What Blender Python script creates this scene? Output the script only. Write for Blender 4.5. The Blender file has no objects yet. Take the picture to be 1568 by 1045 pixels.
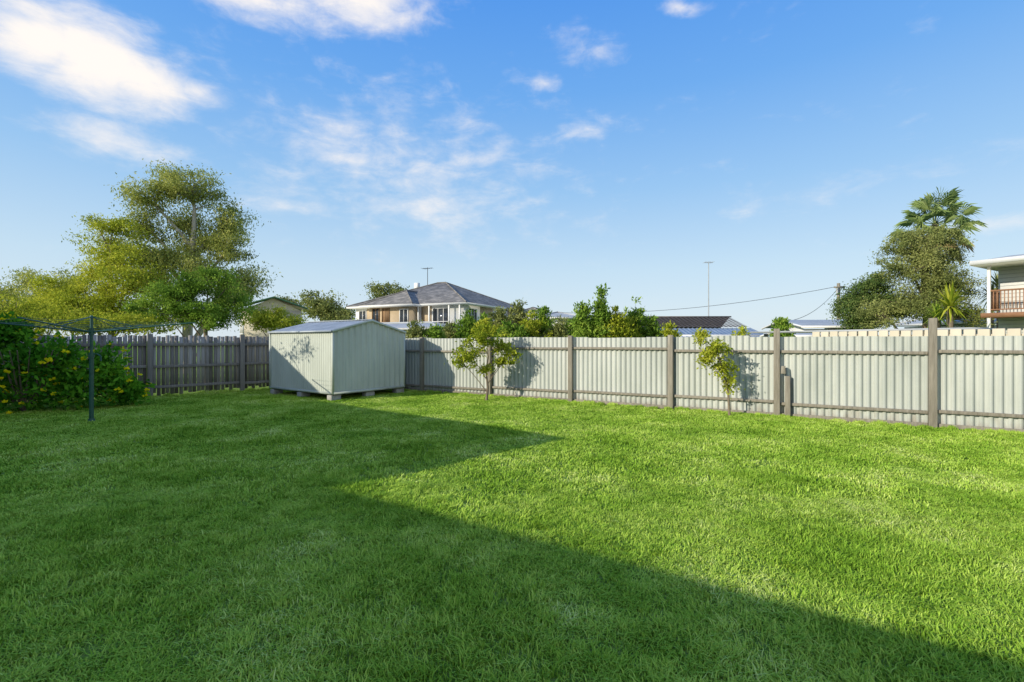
import bpy, math, random
import numpy as np
from mathutils import Vector
random.seed(7); rng = np.random.default_rng(7)
F = 740.0; CX = 784.0; CY = 522.5; CH = 1.6
scene = bpy.context.scene
def W(px, d): return (px-CX)/F*d
def Z(py, d): return CH+(CY-py)/F*d
# ------------------------------------------------------------------ materials
def new_mat(name):
    m = bpy.data.materials.new(name); m.use_nodes = True
    nt = m.node_tree; return m, nt, nt.nodes['Principled BSDF'], nt.nodes['Material Output']
def ramp(nt, stops):
    r = nt.nodes.new('ShaderNodeValToRGB'); e = r.color_ramp.elements
    while len(e) < len(stops): e.new(0.5)
    for i, (p, c) in enumerate(stops):
        e[i].position = p; e[i].color = (c[0], c[1], c[2], 1)
    return r
def mth(nt, op, a, b=None, clamp=False):
    n = nt.nodes.new('ShaderNodeMath'); n.operation = op; n.use_clamp = clamp
    for i, v in enumerate((a, b)):
        if v is None: continue
        if isinstance(v, (int, float)): n.inputs[i].default_value = v
        else: nt.links.new(v, n.inputs[i])
    return n.outputs[0]
def mat_surf(name, stops, scale=5, rough=0.7, bump=0.0, metallic=0.0, stretch=(1, 1, 1), tint=0.0, detail=6, spec=0.3, world=False, bscale=None, grime=None):
    m, nt, b, o = new_mat(name)
    tc = nt.nodes.new('ShaderNodeTexCoord'); mp = nt.nodes.new('ShaderNodeMapping')
    mp.inputs['Scale'].default_value = stretch
    g = nt.nodes.new('ShaderNodeNewGeometry')
    nt.links.new(g.outputs['Position'] if world else tc.outputs['Object'], mp.inputs[0])
    n = nt.nodes.new('ShaderNodeTexNoise'); n.inputs['Scale'].default_value = scale; n.inputs['Detail'].default_value = detail
    n.inputs['Roughness'].default_value = 0.65
    nt.links.new(mp.outputs[0], n.inputs['Vector'])
    f = n.outputs['Fac']
    f = mth(nt, 'SUBTRACT', mth(nt, 'MULTIPLY', f, 2.0), 0.5, True)
    if tint > 0:
        a = nt.nodes.new('ShaderNodeAttribute'); a.attribute_name = 'tint'
        f = mth(nt, 'ADD', mth(nt, 'MULTIPLY', f, 1-tint), mth(nt, 'MULTIPLY', a.outputs['Fac'], tint))
    r = ramp(nt, stops); nt.links.new(f, r.inputs[0]); col = r.outputs[0]
    if grime:
        sp = nt.nodes.new('ShaderNodeSeparateXYZ'); nt.links.new(g.outputs['Position'], sp.inputs[0])
        n3 = nt.nodes.new('ShaderNodeTexNoise'); n3.inputs['Scale'].default_value = 9; n3.inputs['Detail'].default_value = 5; nt.links.new(mp.outputs[0], n3.inputs['Vector'])
        h = mth(nt, 'SUBTRACT', mth(nt, 'MULTIPLY', n3.outputs['Fac'], 1.5), mth(nt, 'ADD', mth(nt, 'MULTIPLY', sp.outputs[2], 2.6), .25), True)
        mx = nt.nodes.new('ShaderNodeMix'); mx.data_type = 'RGBA'; nt.links.new(h, mx.inputs['Factor']); nt.links.new(col, mx.inputs['A']); mx.inputs['B'].default_value = (*grime, 1); col = mx.outputs['Result']
    nt.links.new(col, b.inputs['Base Color'])
    b.inputs['Roughness'].default_value = rough; b.inputs['Metallic'].default_value = metallic
    b.inputs['Specular IOR Level'].default_value = spec
    if bump:
        n2 = nt.nodes.new('ShaderNodeTexNoise'); n2.inputs['Scale'].default_value = bscale or scale*3; n2.inputs['Detail'].default_value = 5
        nt.links.new(mp.outputs[0], n2.inputs['Vector'])
        bp = nt.nodes.new('ShaderNodeBump'); bp.inputs['Strength'].default_value = bump; bp.inputs['Distance'].default_value = 0.02
        nt.links.new(n2.outputs['Fac'], bp.inputs['Height']); nt.links.new(bp.outputs[0], b.inputs['Normal'])
    return m
def mat_leaf(name, stops, trans=0.35, noise_scale=0.6, nw=0.35, gain=1.0):
    m, nt, b, o = new_mat(name); nt.nodes.remove(b)
    stops = [(p, tuple(min(.9, x*gain) for x in c)) for p, c in stops]
    g = nt.nodes.new('ShaderNodeNewGeometry')
    n = nt.nodes.new('ShaderNodeTexNoise'); n.inputs['Scale'].default_value = noise_scale; n.inputs['Detail'].default_value = 4
    nt.links.new(g.outputs['Position'], n.inputs['Vector'])
    a = nt.nodes.new('ShaderNodeAttribute'); a.attribute_name = 'tint'
    nn = mth(nt, 'SUBTRACT', mth(nt, 'MULTIPLY', n.outputs['Fac'], 3.0), 1.0, True)
    f = mth(nt, 'ADD', mth(nt, 'MULTIPLY', nn, nw), mth(nt, 'MULTIPLY', a.outputs['Fac'], 1-nw))
    r = ramp(nt, stops); nt.links.new(f, r.inputs[0])
    df = nt.nodes.new('ShaderNodeBsdfDiffuse'); nt.links.new(r.outputs[0], df.inputs['Color'])
    if trans > 0:
        t = nt.nodes.new('ShaderNodeBsdfTranslucent'); nt.links.new(r.outputs[0], t.inputs['Color'])
        mx = nt.nodes.new('ShaderNodeMixShader'); mx.inputs[0].default_value = trans
        nt.links.new(df.outputs[0], mx.inputs[1]); nt.links.new(t.outputs[0], mx.inputs[2]); nt.links.new(mx.outputs[0], o.inputs['Surface'])
    else: nt.links.new(df.outputs[0], o.inputs['Surface'])
    return m
# ------------------------------------------------------------------ mesh helpers
class Geo:
    def __init__(s): s.V=[]; s.Q=[]; s.M=[]; s.T=[]; s.n=0
    def add(s, V, Q, mi=0, tint=0.5):
        V = np.asarray(V, float); Q = np.asarray(Q, int)
        s.V.append(V); s.Q.append(Q+s.n); s.n += len(V)
        s.M.append(np.full(len(Q), mi)); s.T.append(np.broadcast_to(np.asarray(tint, float), (len(Q),)).copy())
    def box(s, c, size, ax=(1,0), mi=0, tint=0.5, taper=1.0):
        ux = np.array([ax[0], ax[1], 0.]); ux /= np.linalg.norm(ux); uy = np.array([-ux[1], ux[0], 0.]); uz = np.array([0,0,1.])
        hx, hy, hz = [q/2 for q in size]; c = np.array(c, float)
        V = []
        for k in (-1, 1):
            tt = 1.0 if k < 0 else taper
            for (i, j) in ((-1,-1),(1,-1),(1,1),(-1,1)):
                V.append(c+ux*i*hx*tt+uy*j*hy*tt+uz*k*hz)
        s.add(V, [(3,2,1,0),(4,5,6,7),(0,1,5,4),(1,2,6,5),(2,3,7,6),(3,0,4,7)], mi, tint)
    def tube(s, P, R, sides=7, mi=0, tint=0.5):
        P = np.asarray(P, float); n = len(P); V = []
        for i in range(n):
            d = P[min(i+1, n-1)]-P[max(i-1, 0)]; d = d/(np.linalg.norm(d)+1e-9)
            a = np.array([0,0,1.]) if abs(d[2]) < 0.9 else np.array([1.,0,0])
            x = np.cross(d, a); x /= np.linalg.norm(x); y = np.cross(d, x)
            for k in range(sides):
                t = 2*math.pi*k/sides; V.append(P[i]+R[i]*(x*math.cos(t)+y*math.sin(t)))
        Q = [(i*sides+k, i*sides+(k+1) % sides, (i+1)*sides+(k+1) % sides, (i+1)*sides+k) for i in range(n-1) for k in range(sides)]
        s.add(V, Q, mi, tint)
        for e in (0, n-1):
            V2 = V[e*sides:(e+1)*sides]+[P[e]]
            s.add(V2, [(k, (k+1) % sides, (k+2) % sides, sides) for k in range(0, sides-1, 2)], mi, tint)
    def leaves(s, C, D, L, Wd, mi=1, tint=0.5, cup=0.0):
        N = len(C); D = D/(np.linalg.norm(D, axis=1, keepdims=True)+1e-9)
        r = rng.normal(size=(N,3)); S = np.cross(D, r); S /= (np.linalg.norm(S, axis=1, keepdims=True)+1e-9)
        L = np.broadcast_to(L, (N,))[:,None]; Wd = np.broadcast_to(Wd, (N,))[:,None]
        V = np.stack([C, C+.45*L*D+.5*Wd*S, C+L*D, C+.45*L*D-.5*Wd*S], 1).reshape(-1,3)
        Q = np.arange(4*N).reshape(N,4); s.add(V, Q, mi, tint)
    def obj(s, name, mats, parent=None, smooth=False, bevel=0.0):
        V = np.concatenate(s.V); Q = np.concatenate(s.Q); M = np.concatenate(s.M); T = np.concatenate(s.T)
        me = bpy.data.meshes.new(name); me.vertices.add(len(V)); me.vertices.foreach_set('co', V.ravel())
        me.loops.add(Q.size); me.loops.foreach_set('vertex_index', Q.ravel().astype(np.int32))
        me.polygons.add(len(Q)); me.polygons.foreach_set('loop_start', (np.arange(len(Q))*4).astype(np.int32))
        me.polygons.foreach_set('material_index', M.astype(np.int32))
        if smooth: me.polygons.foreach_set('use_smooth', np.ones(len(Q), bool))
        for m in mats: me.materials.append(m)
        me.update(calc_edges=True)
        a = me.attributes.new('tint', 'FLOAT', 'FACE'); a.data.foreach_set('value', T.astype(np.float32))
        o = bpy.data.objects.new(name, me); scene.collection.objects.link(o)
        if parent: o.parent = parent
        if bevel:
            bv = o.modifiers.new('bevel', 'BEVEL'); bv.width = bevel; bv.segments = 2
        return o
def empty(name, loc=(0,0,0), rz=0.0):
    e = bpy.data.objects.new(name, None); e.location = loc; e.rotation_euler = (0,0,rz); e.empty_display_size = .2
    scene.collection.objects.link(e); return e
# ------------------------------------------------------------------ palette
M_galv = mat_surf('fence_steel', [(0,(.31,.335,.30)),(.5,(.44,.46,.42)),(1,(.55,.56,.52))], 1.6, .55, .15, 0.0, (1,1,.35), tint=.4, spec=.35, world=True, grime=(.20,.15,.10))
M_post = mat_surf('weathered_timber', [(0,(.12,.105,.08)),(.5,(.25,.225,.18)),(1,(.40,.365,.30))], 7, .9, .5, 0, (3,3,.3), tint=.4, world=True)
M_pal = mat_surf('paling_timber', [(0,(.08,.07,.06)),(.45,(.22,.20,.175)),(1,(.44,.41,.37))], 6, .95, .5, 0, (4,4,.25), tint=.6, world=True)
M_shed = mat_surf('shed_steel', [(0,(.40,.43,.37)),(1,(.54,.57,.50))], 1.2, .5, .1, 0, (1,1,.5), spec=.4, grime=(.25,.22,.17))
M_shedroof = mat_surf('shed_roof_steel', [(0,(.26,.30,.34)),(1,(.48,.52,.55))], 2.5, .5, .1, .1, spec=.4)
M_conc = mat_surf('concrete', [(0,(.25,.24,.21)),(1,(.45,.43,.39))], 9, .9, .4)
M_dark = mat_surf('dark_frame', [(0,(.03,.03,.03)),(1,(.06,.06,.055))], 4, .8)
M_hoist = mat_surf('green_hoist_paint', [(0,(.01,.06,.035)),(1,(.025,.10,.07))], 14, .4, .1, spec=.5)
M_wire = mat_surf('line_wire', [(0,(.04,.09,.07)),(1,(.07,.13,.11))], 5, .5)
M_white = mat_surf('white_paint', [(0,(.66,.65,.62)),(1,(.78,.77,.74))], 1.5, .6, .05)
M_tan = mat_surf('tan_cladding', [(0,(.36,.28,.18)),(1,(.46,.36,.24))], 1.5, .7, .05)
M_slate = mat_surf('slate_roof', [(0,(.09,.085,.08)),(.5,(.20,.19,.175)),(1,(.40,.36,.32))], 1.4, .85, .5, 0, (1,1,3), bscale=6, spec=.12)
M_tile = mat_surf('dark_tile_roof', [(0,(.06,.05,.045)),(1,(.16,.13,.11))], 3, .8, .5, spec=.15)
M_bluer = mat_surf('blue_metal_roof', [(0,(.12,.17,.25)),(1,(.22,.28,.37))], 1.2, .5, .05, spec=.3)
M_glass = mat_surf('window_glass', [(0,(.02,.025,.03)),(1,(.05,.06,.075))], 1, .08, 0, spec=.8)
M_brownw = mat_surf('brown_shutter', [(0,(.17,.10,.05)),(1,(.27,.17,.09))], 3, .7)
M_orange = mat_surf('stained_timber', [(0,(.26,.13,.07)),(1,(.38,.20,.11))], 4, .6)
M_cream = mat_surf('cream_wall', [(0,(.50,.44,.32)),(1,(.62,.56,.43))], 1.6, .7, tint=.4)
M_greyroof = mat_surf('grey_metal_roof', [(0,(.32,.34,.35)),(1,(.46,.48,.49))], 1.4, .6)
M_bark = mat_surf('pale_bark', [(0,(.22,.18,.13)),(.5,(.46,.41,.33)),(1,(.68,.63,.55))], 3, .9, .5, 0, (1,1,.4), world=True)
M_barkd = mat_surf('dark_bark', [(0,(.09,.07,.05)),(1,(.26,.21,.15))], 6, .9, .5, 0, (1,1,.4), world=True)
L_euc = mat_leaf('eucalypt_leaf', [(0,(.06,.08,.02)),(.4,(.19,.22,.05)),(.75,(.36,.36,.10)),(1,(.54,.50,.18))], .35, gain=1.5)
L_yel = mat_leaf('wattle_leaf', [(0,(.09,.13,.015)),(.4,(.28,.32,.03)),(1,(.60,.57,.08))], .35, gain=1.3)
L_grn = mat_leaf('green_leaf', [(0,(.03,.08,.01)),(.5,(.14,.23,.03)),(1,(.34,.42,.07))], .35, gain=1.4)
L_cit = mat_leaf('citrus_leaf', [(0,(.08,.14,.01)),(.5,(.30,.34,.03)),(1,(.56,.52,.08))], .35, gain=1.2)
L_dk = mat_leaf('dark_leaf', [(0,(.02,.045,.012)),(.5,(.07,.11,.03)),(1,(.18,.20,.06))], .3, gain=1.6)
L_olv = mat_leaf('olive_leaf', [(0,(.04,.055,.02)),(.5,(.13,.15,.045)),(1,(.28,.28,.10))], .35, gain=1.8)
L_bsh = mat_leaf('shrub_leaf', [(0,(.015,.06,.008)),(.5,(.06,.20,.015)),(1,(.20,.42,.03))], .3, gain=1.2)
L_flw = mat_leaf('yellow_petal', [(0,(.80,.62,.01)),(1,(.90,.85,.02))], .3)
L_palm = mat_leaf('palm_frond', [(0,(.05,.10,.03)),(.5,(.16,.22,.07)),(1,(.34,.38,.15))], .3, gain=1.4)
L_dead = mat_leaf('dead_frond', [(0,(.16,.12,.05)),(1,(.40,.31,.15))], .15, gain=1.3)
# ------------------------------------------------------------------ ground
def gz(x, y):
    return 0.020*np.sin(x*.9+.3*y)*np.cos(y*.7-.2*x)+0.006*np.sin(2.0*x+1.1*y)
def axis(lim, dense, step):
    a = list(np.arange(-dense, dense+1e-6, step)); k = dense; g = step
    while k < lim: g *= 1.35; k += g; a = [-k]+a+[k]
    return np.array(a)
xs = axis(2500, 20, .25); ys = axis(2500, 20, .25)
XX, YY = np.meshgrid(xs, ys, indexing='ij'); ZZ = gz(XX, YY)*np.exp(-((np.maximum(np.hypot(XX,YY)-22,0))/4)**2)-.004
gg = Geo(); n1, n2 = XX.shape
I = np.arange(n1*n2).reshape(n1,n2)
gg.add(np.stack([XX.ravel(),YY.ravel(),ZZ.ravel()],1), np.stack([I[:-1,:-1].ravel(),I[1:,:-1].ravel(),I[1:,1:].ravel(),I[:-1,1:].ravel()],1))
M_ground = mat_surf('lawn_soil', [(0,(.08,.14,.02)),(.4,(.17,.27,.04)),(1,(.32,.38,.10))], 14, .95, 1.0, world=True, detail=10, bscale=90, spec=.05)
gg.obj('ground', [M_ground], smooth=True)
ub = np.array([.855,-.5187]); ub/=np.linalg.norm(ub); nb = np.array([-.5187,-.855]); nb/=np.linalg.norm(nb)
B0 = np.array([-3.1,15.5])
L0 = np.array([-8.56,15.3]); ul = np.array([-1.64,-1.7]); ul/=np.linalg.norm(ul); nl = np.array([ul[1]*-1, ul[0]])
if nl[0] < 0: nl = -nl
# ------------------------------------------------------------------ grass
def grass_patch(name, n, size, hmin, hmax, w):
    g = Geo()
    C = rng.uniform(-size/2*1.1, size/2*1.1, (n,2)); th = rng.uniform(0, 2*math.pi, n)
    cl = rng.uniform(-size/2, size/2, (26,2)); k = rng.integers(0, 26, n); m = rng.random(n) < .4
    cd = rng.uniform(0, 2*math.pi, 26); th = np.where(m, cd[k]+rng.normal(size=n)*.9, th)
    C[m] = cl[k[m]]+rng.normal(size=(m.sum(),2))*.035
    h = rng.uniform(hmin, hmax, n)*np.where(m, 1.3, .9); lean = rng.uniform(.25, 2.0, n)
    dx, dy = np.cos(th), np.sin(th); sx, sy = -dy, dx
    ww = w*rng.uniform(.7,1.3,n)
    def pt(f, lf, wf, sgn):
        return np.stack([C[:,0]+dx*h*lean*lf+sx*ww*wf*sgn, C[:,1]+dy*h*lean*lf+sy*ww*wf*sgn, h*f], 1)
    z0 = pt(0,0,.5,-1); z1 = pt(0,0,.5,1); z0[:,2]-=.012; z1[:,2]-=.012
    V = np.stack([z0, z1, pt(.62,.35,.5,1), pt(.62,.35,.5,-1), pt(.9,.95,.12,1), pt(.9,.95,.12,-1)], 1).reshape(-1,3)
    b = np.arange(n)[:,None]*6
    Q = np.concatenate([b+np.array([0,1,2,3]), b+np.array([3,2,4,5])])
    ct = rng.random(26); t = np.where(m, ct[k]*.5+rng.random(n)*.5, rng.beta(2,2,n)); g.add(V, Q, 0, np.concatenate([t,t])); return g
M_grass = mat_leaf('grass_blade', [(0,(.09,.19,.015)),(.35,(.25,.43,.04)),(.7,(.47,.62,.10)),(1,(.75,.78,.32))], 0.15, 1.0, .42, gain=1.04)
def scatter(name, pts, scl, rot, gcol):
    me = bpy.data.meshes.new(name); me.from_pydata(pts, [], [])
    a = me.attributes.new('scl','FLOAT_VECTOR','POINT'); a.data.foreach_set('vector', np.array(scl, np.float32).ravel())
    lg = bpy.data.objects.new(name, me); scene.collection.objects.link(lg)
    ng = bpy.data.node_groups.new('scatter_'+name,'GeometryNodeTree')
    ng.interface.new_socket('Geometry', in_out='INPUT', socket_type='NodeSocketGeometry'); ng.interface.new_socket('Geometry', in_out='OUTPUT', socket_type='NodeSocketGeometry')
    gi = ng.nodes.new('NodeGroupInput'); go = ng.nodes.new('NodeGroupOutput'); ip = ng.nodes.new('GeometryNodeInstanceOnPoints')
    ci = ng.nodes.new('GeometryNodeCollectionInfo'); ci.inputs['Collection'].default_value = gcol; ci.inputs['Separate Children'].default_value = True; ci.inputs['Reset Children'].default_value = True
    rv = ng.nodes.new('FunctionNodeRandomValue'); rv.data_type = 'FLOAT_VECTOR'; rv.inputs[0].default_value = (0,0,0); rv.inputs[1].default_value = (0,0,6.283)
    na = ng.nodes.new('GeometryNodeInputNamedAttribute'); na.data_type = 'FLOAT_VECTOR'; na.inputs['Name'].default_value = 'scl'
    lk = ng.links.new
    lk(gi.outputs[0], ip.inputs['Points']); lk(ci.outputs[0], ip.inputs['Instance']); ip.inputs['Pick Instance'].default_value = True
    lk(rv.outputs[0], ip.inputs['Rotation']); lk(na.outputs[0], ip.inputs['Scale']); lk(ip.outputs[0], go.inputs[0])
    lg.modifiers.new('scatter','NODES').node_group = ng
def patches(nm, k, n, w, hm):
    col = bpy.data.collections.new(nm)
    for i in range(k):
        o = grass_patch('grass_patch', n, .5, .013, hm, w).obj('grass_patch', [M_grass]); scene.collection.objects.unlink(o); col.objects.link(o)
    return col
near = patches('grass_near', 6, 2700, .0052, .031); far = patches('grass_far', 4, 850, .009, .030)
pts = {0:[],1:[]}; scl = {0:[],1:[]}
for x in np.arange(-22, 18, .44):
    for y in np.arange(1.2, 18, .44):
        if abs(x)/(y+.6) > 1.14: continue
        p = np.array([x+rng.uniform(-.06,.06), y+rng.uniform(-.06,.06)])
        if (p-B0)@nb < .12 or (p-L0)@nl < .12: continue
        j = 0 if y+rng.uniform(-.8,.8) < 5.2 else 1
        pts[j].append((p[0], p[1], gz(p[0],p[1]))); q = 1.08+.32*math.sin(x*1.7+y)*math.cos(y*2.1-x*.6)+rng.uniform(-.22,.28)
        scl[j].append((1.08,1.08,q))
for t in np.arange(-3.6, 15, .33):
    p = B0+ub*t+nb*rng.uniform(.05,.16); pts[1].append((p[0],p[1],0)); scl[1].append((.6,.3,rng.uniform(1.6,2.8)))
for t in np.arange(-2, 6, .3):
    p = L0+ul*t+nl*rng.uniform(.05,.22); pts[1].append((p[0],p[1],0)); scl[1].append((.8,.4,rng.uniform(1.8,4.0)))
scatter('lawn_grass', pts[0], scl[0], None, near); scatter('lawn_grass', pts[1], scl[1], None, far)
# ------------------------------------------------------------------ back fence
fe = empty('corrugated_steel_fence')
g = Geo(); tt = -3.85; pitch = .125; dep = .036
prof = [(0,0),(.46,0),(.54,1),(.92,1)]
sheet = 0
while tt < 20:
    wsh = pitch*6; top = 1.69+rng.uniform(-.012,.012)+(.02 if sheet % 7 == 3 else 0); tin = rng.uniform(.05,.95); off = rng.uniform(0,.006)+(.003 if sheet % 2 else 0)
    cols = []
    for k in range(6):
        for (a_, b_) in prof: cols.append((tt+(k+a_)*pitch, b_*dep+off))
    cols.append((tt+wsh+.012, off)); V = []
    for (s_, d_) in cols:
        p = B0+ub*s_-nb*(.046-d_)
        for z in (.03, .6, 1.2, top): V.append((p[0], p[1], z))
    Q = [(i*4+j, (i+1)*4+j, (i+1)*4+j+1, i*4+j+1) for i in range(len(cols)-1) for j in range(3)]
    g.add(V, Q, 0, tin); tt += wsh; sheet += 1
g.obj('steel_sheets', [M_galv], fe)
g = Geo()
posts = [(-3.7,1.7),(-2.1,1.75),(.33,1.72),(2.9,1.73),(5.45,1.74),(8.0,1.74),(10.18,1.86),(12.69,2.02),(15.1,1.8),(17.6,1.8),(20,1.8)]
for (t, h) in posts:
    p = B0+ub*t+nb*.06; g.box((p[0],p[1],h/2-.05), (.12,.10,h+.1), ub, 0, rng.uniform(.2,.8), .96)
p = B0+ub*10.38+nb*.075; g.box((p[0],p[1],.42), (.10,.10,.9), ub, 0, .25, .9)
p = B0+ub*10.30+nb*.115; g.box((p[0],p[1],1.0), (.09,.1,.16), ub, 0, .3, .8)
for i in range(len(posts)-1):
    t0, t1 = posts[i][0]+.062, posts[i+1][0]-.062
    for z, hh in ((1.40,.06),(.30,.06)):
        z2 = z+rng.uniform(-.03,.02)-(.10 if t1 < 5 else 0); m = B0+ub*(t0+t1)/2+nb*.024
        g.box((m[0],m[1],z2), (t1-t0-.004,.045,hh), ub, 0, rng.uniform(.1,.6))
g.obj('timber_posts_and_rails', [M_post], fe, bevel=.006)
g = Geo()
for i in range(len(posts)-1):
    t0, t1 = posts[i][0]+.062, posts[i+1][0]-.062; m = B0+ub*(t0+t1)/2+nb*.018
    g.box((m[0],m[1],.045), (t1-t0-.004,.03,.08), ub, 0, rng.uniform(.1,.5))
g.obj('base_board', [M_post], fe, bevel=.004)
# ------------------------------------------------------------------ left paling fence
pf = empty('timber_paling_fence'); g = Geo()
s = -3.02
while s < 6.8:
    w = rng.uniform(.088,.102); h = 1.74+rng.uniform(-.03,.03); gap = rng.uniform(.004,.020)
    p = L0+ul*(s+w/2)-nl*(.02+rng.uniform(0,.006)); z0 = rng.uniform(.03,.16)
    g.box((p[0],p[1],(h+z0)/2), (w,.016,h-z0), (ul[0]+rng.uniform(-.03,.03), ul[1]), 0, rng.random()); s += w+gap
g.obj('palings', [M_pal], pf)
g = Geo(); ps = [-3.0,-1.6,0,2.36,4.72,6.7]
for t in ps:
    p = L0+ul*t+nl*.06; h = 1.80; g.box((p[0],p[1],h/2-.03), (.13,.10,h+.06), ul, 0, rng.uniform(.3,.7), .95)
for i in range(len(ps)-1):
    t0, t1 = ps[i]+.067, ps[i+1]-.067
    for z in (1.50,.88,.28):
        m = L0+ul*(t0+t1)/2+nl*.018; g.box((m[0],m[1],z+rng.uniform(-.015,.015)), (t1-t0-.004,.05,.08), ul, 0, rng.uniform(.1,.6))
g.obj('posts_and_rails', [M_pal], pf, bevel=.006)
# ------------------------------------------------------------------ garden shed
wx = np.array([.82,-.572]); sh_rz = math.atan2(wx[1], wx[0]); LW, DP = 3.1, 2.5; zb, ez, pk = .17, 1.86, 2.18
sh = empty('garden_shed', (-4.77,12.87,0), sh_rz)
def ribwall(g, p0, p1, zlo, ztop, nrm, pitch=.10, dep=.014, mi=0):
    p0 = np.array(p0); p1 = np.array(p1); L = np.linalg.norm(p1-p0); u = (p1-p0)/L; n = max(1, int(round(L/pitch))); pt = L/n; cols = []
    for k in range(n):
        for a_, b_ in ((0,0),(.62,0),(.70,1),(.92,1)): cols.append(((k+a_)*pt, b_*dep))
    cols.append((L,0)); V = []
    for s_, d_ in cols:
        q = p0+u*s_+np.array(nrm)*d_; V += [(q[0],q[1],zlo),(q[0],q[1],ztop(s_/L))]
    g.add(V, [(i*2,(i+1)*2,(i+1)*2+1,i*2+1) for i in range(len(cols)-1)], mi)
g = Geo()
flat = lambda f: ez
gab = lambda f: ez+(pk-ez)*(1-abs(2*f-1))
ribwall(g, (-LW,0),(0,0), zb, flat, (0,-1)); ribwall(g, (0,0),(0,DP), zb, gab, (1,0), .19, .026)
ribwall(g, (0,DP),(-LW,DP), zb, flat, (0,1)); ribwall(g, (-LW,DP),(-LW,0), zb, gab, (-1,0))
for (x,y) in ((-LW,0),(0,0),(0,DP),(-LW,DP)): g.box((x*1.003+.0,y*1.004-.004,(zb+ez)/2), (.055,.055,ez-zb), (1,0))
g.box((-LW/2,-.018,zb+.03),(LW,.02,.06)); g.box((.03,DP/2,zb+.03),(.02,DP,.06))
g.obj('walls', [M_shed], sh)
g = Geo()
for sgn, y0, y1 in ((1,-.06,DP/2),(-1,DP+.06,DP/2)):
    n = 20; cols = []
    for k in range(n):
        for a_, b_ in ((0,0),(.7,0),(.78,1),(.94,1)): cols.append((-LW-.04+(k+a_)*(LW+.08)/n, b_*.014))
    cols.append((.05,0)); V = []
    zl = ez+.012; zh = pk+.02
    for x, b_ in cols: V += [(x,y0,zl+b_),(x,y1,zh+b_)]
    g.add(V, [(i*2,(i+1)*2,(i+1)*2+1,i*2+1) for i in range(len(cols)-1)])
g.box((-LW/2,DP/2,pk+.035),(LW+.1,.16,.02))
g.box((-LW/2,-.07,ez-.0),(LW+.06,.02,.05))
g.obj('roof', [M_shedroof], sh)
g = Geo()
for sgn, y0 in ((1,-.05),(-1,DP+.05)):
    V = []
    for (y,z) in ((y0,ez+.02),(DP/2,pk+.03)):
        V += [(.056,y,z-.05),(.056,y,z+.012),(.034,y,z+.012),(.034,y,z-.05)]
    g.add(V,[(0,1,5,4),(1,2,6,5),(3,0,4,7)])
g.obj('barge_flashing', [M_shed], sh)
g = Geo()
for x in (-LW+.12,-LW*.5,-.12):
    for y in (.12,DP/2,DP-.12): g.box((x,y,.062),(.20,.30,.17),mi=0,tint=.5)
g.box((-LW/2,DP/2,zb-.008),(LW-.06,DP-.06,.03),mi=1)
g.obj('blocks_and_floor', [M_conc, M_dark], sh, bevel=.008)
# ------------------------------------------------------------------ clothes hoist
hx, hy = -8.37, 9.62; ho = empty('rotary_clothes_hoist', (hx,hy,0), math.radians(12))
g = Geo()
g.tube([(0,0,-.05),(0,0,.06)],[.07,.05],12); g.tube([(0,0,0),(0,0,1.30)],[.038,.038],12); g.tube([(0,0,1.28),(0,0,1.36)],[.048,.048],12)
g.tube([(0,0,1.3),(0,0,2.08)],[.026,.026],10); g.tube([(0,0,1.72),(0,0,1.84)],[.045,.045],12); g.tube([(0,0,2.06),(0,0,2.11)],[.04,.02],12)
g.tube([(0,0,1.34),(.10,0,1.34),(.16,0,1.30)],[.012,.012,.012],6); g.tube([(.16,0,1.30),(.16,0,1.20)],[.016,.016],6)
R = 1.85
for k in range(4):
    a = k*math.pi/2; c, s_ = math.cos(a), math.sin(a)
    g.tube([(.03*c,.03*s_,1.78),(R*.5*c,R*.5*s_,1.88),(R*c,R*s_,1.98)],[.018,.016,.013],6)
    g.tube([(.02*c,.02*s_,2.08),(R*.45*c,R*.45*s_,1.88)],[.009,.009],5)
g.obj('mast_and_arms', [M_hoist], ho, smooth=True)
g = Geo()
for f in (.34,.50,.66,.82,.98):
    for k in range(4):
        a, b = k*math.pi/2, (k+1)*math.pi/2; z = 1.78+.205*f+.005; P = []
        for q in np.linspace(0,1,6):
            P.append((R*f*(math.cos(a)*(1-q)+math.cos(b)*q), R*f*(math.sin(a)*(1-q)+math.sin(b)*q), z-.03*f*4*q*(1-q)))
        g.tube(P, [.0032]*6, 4)
g.obj('lines', [M_wire], ho)
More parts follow.
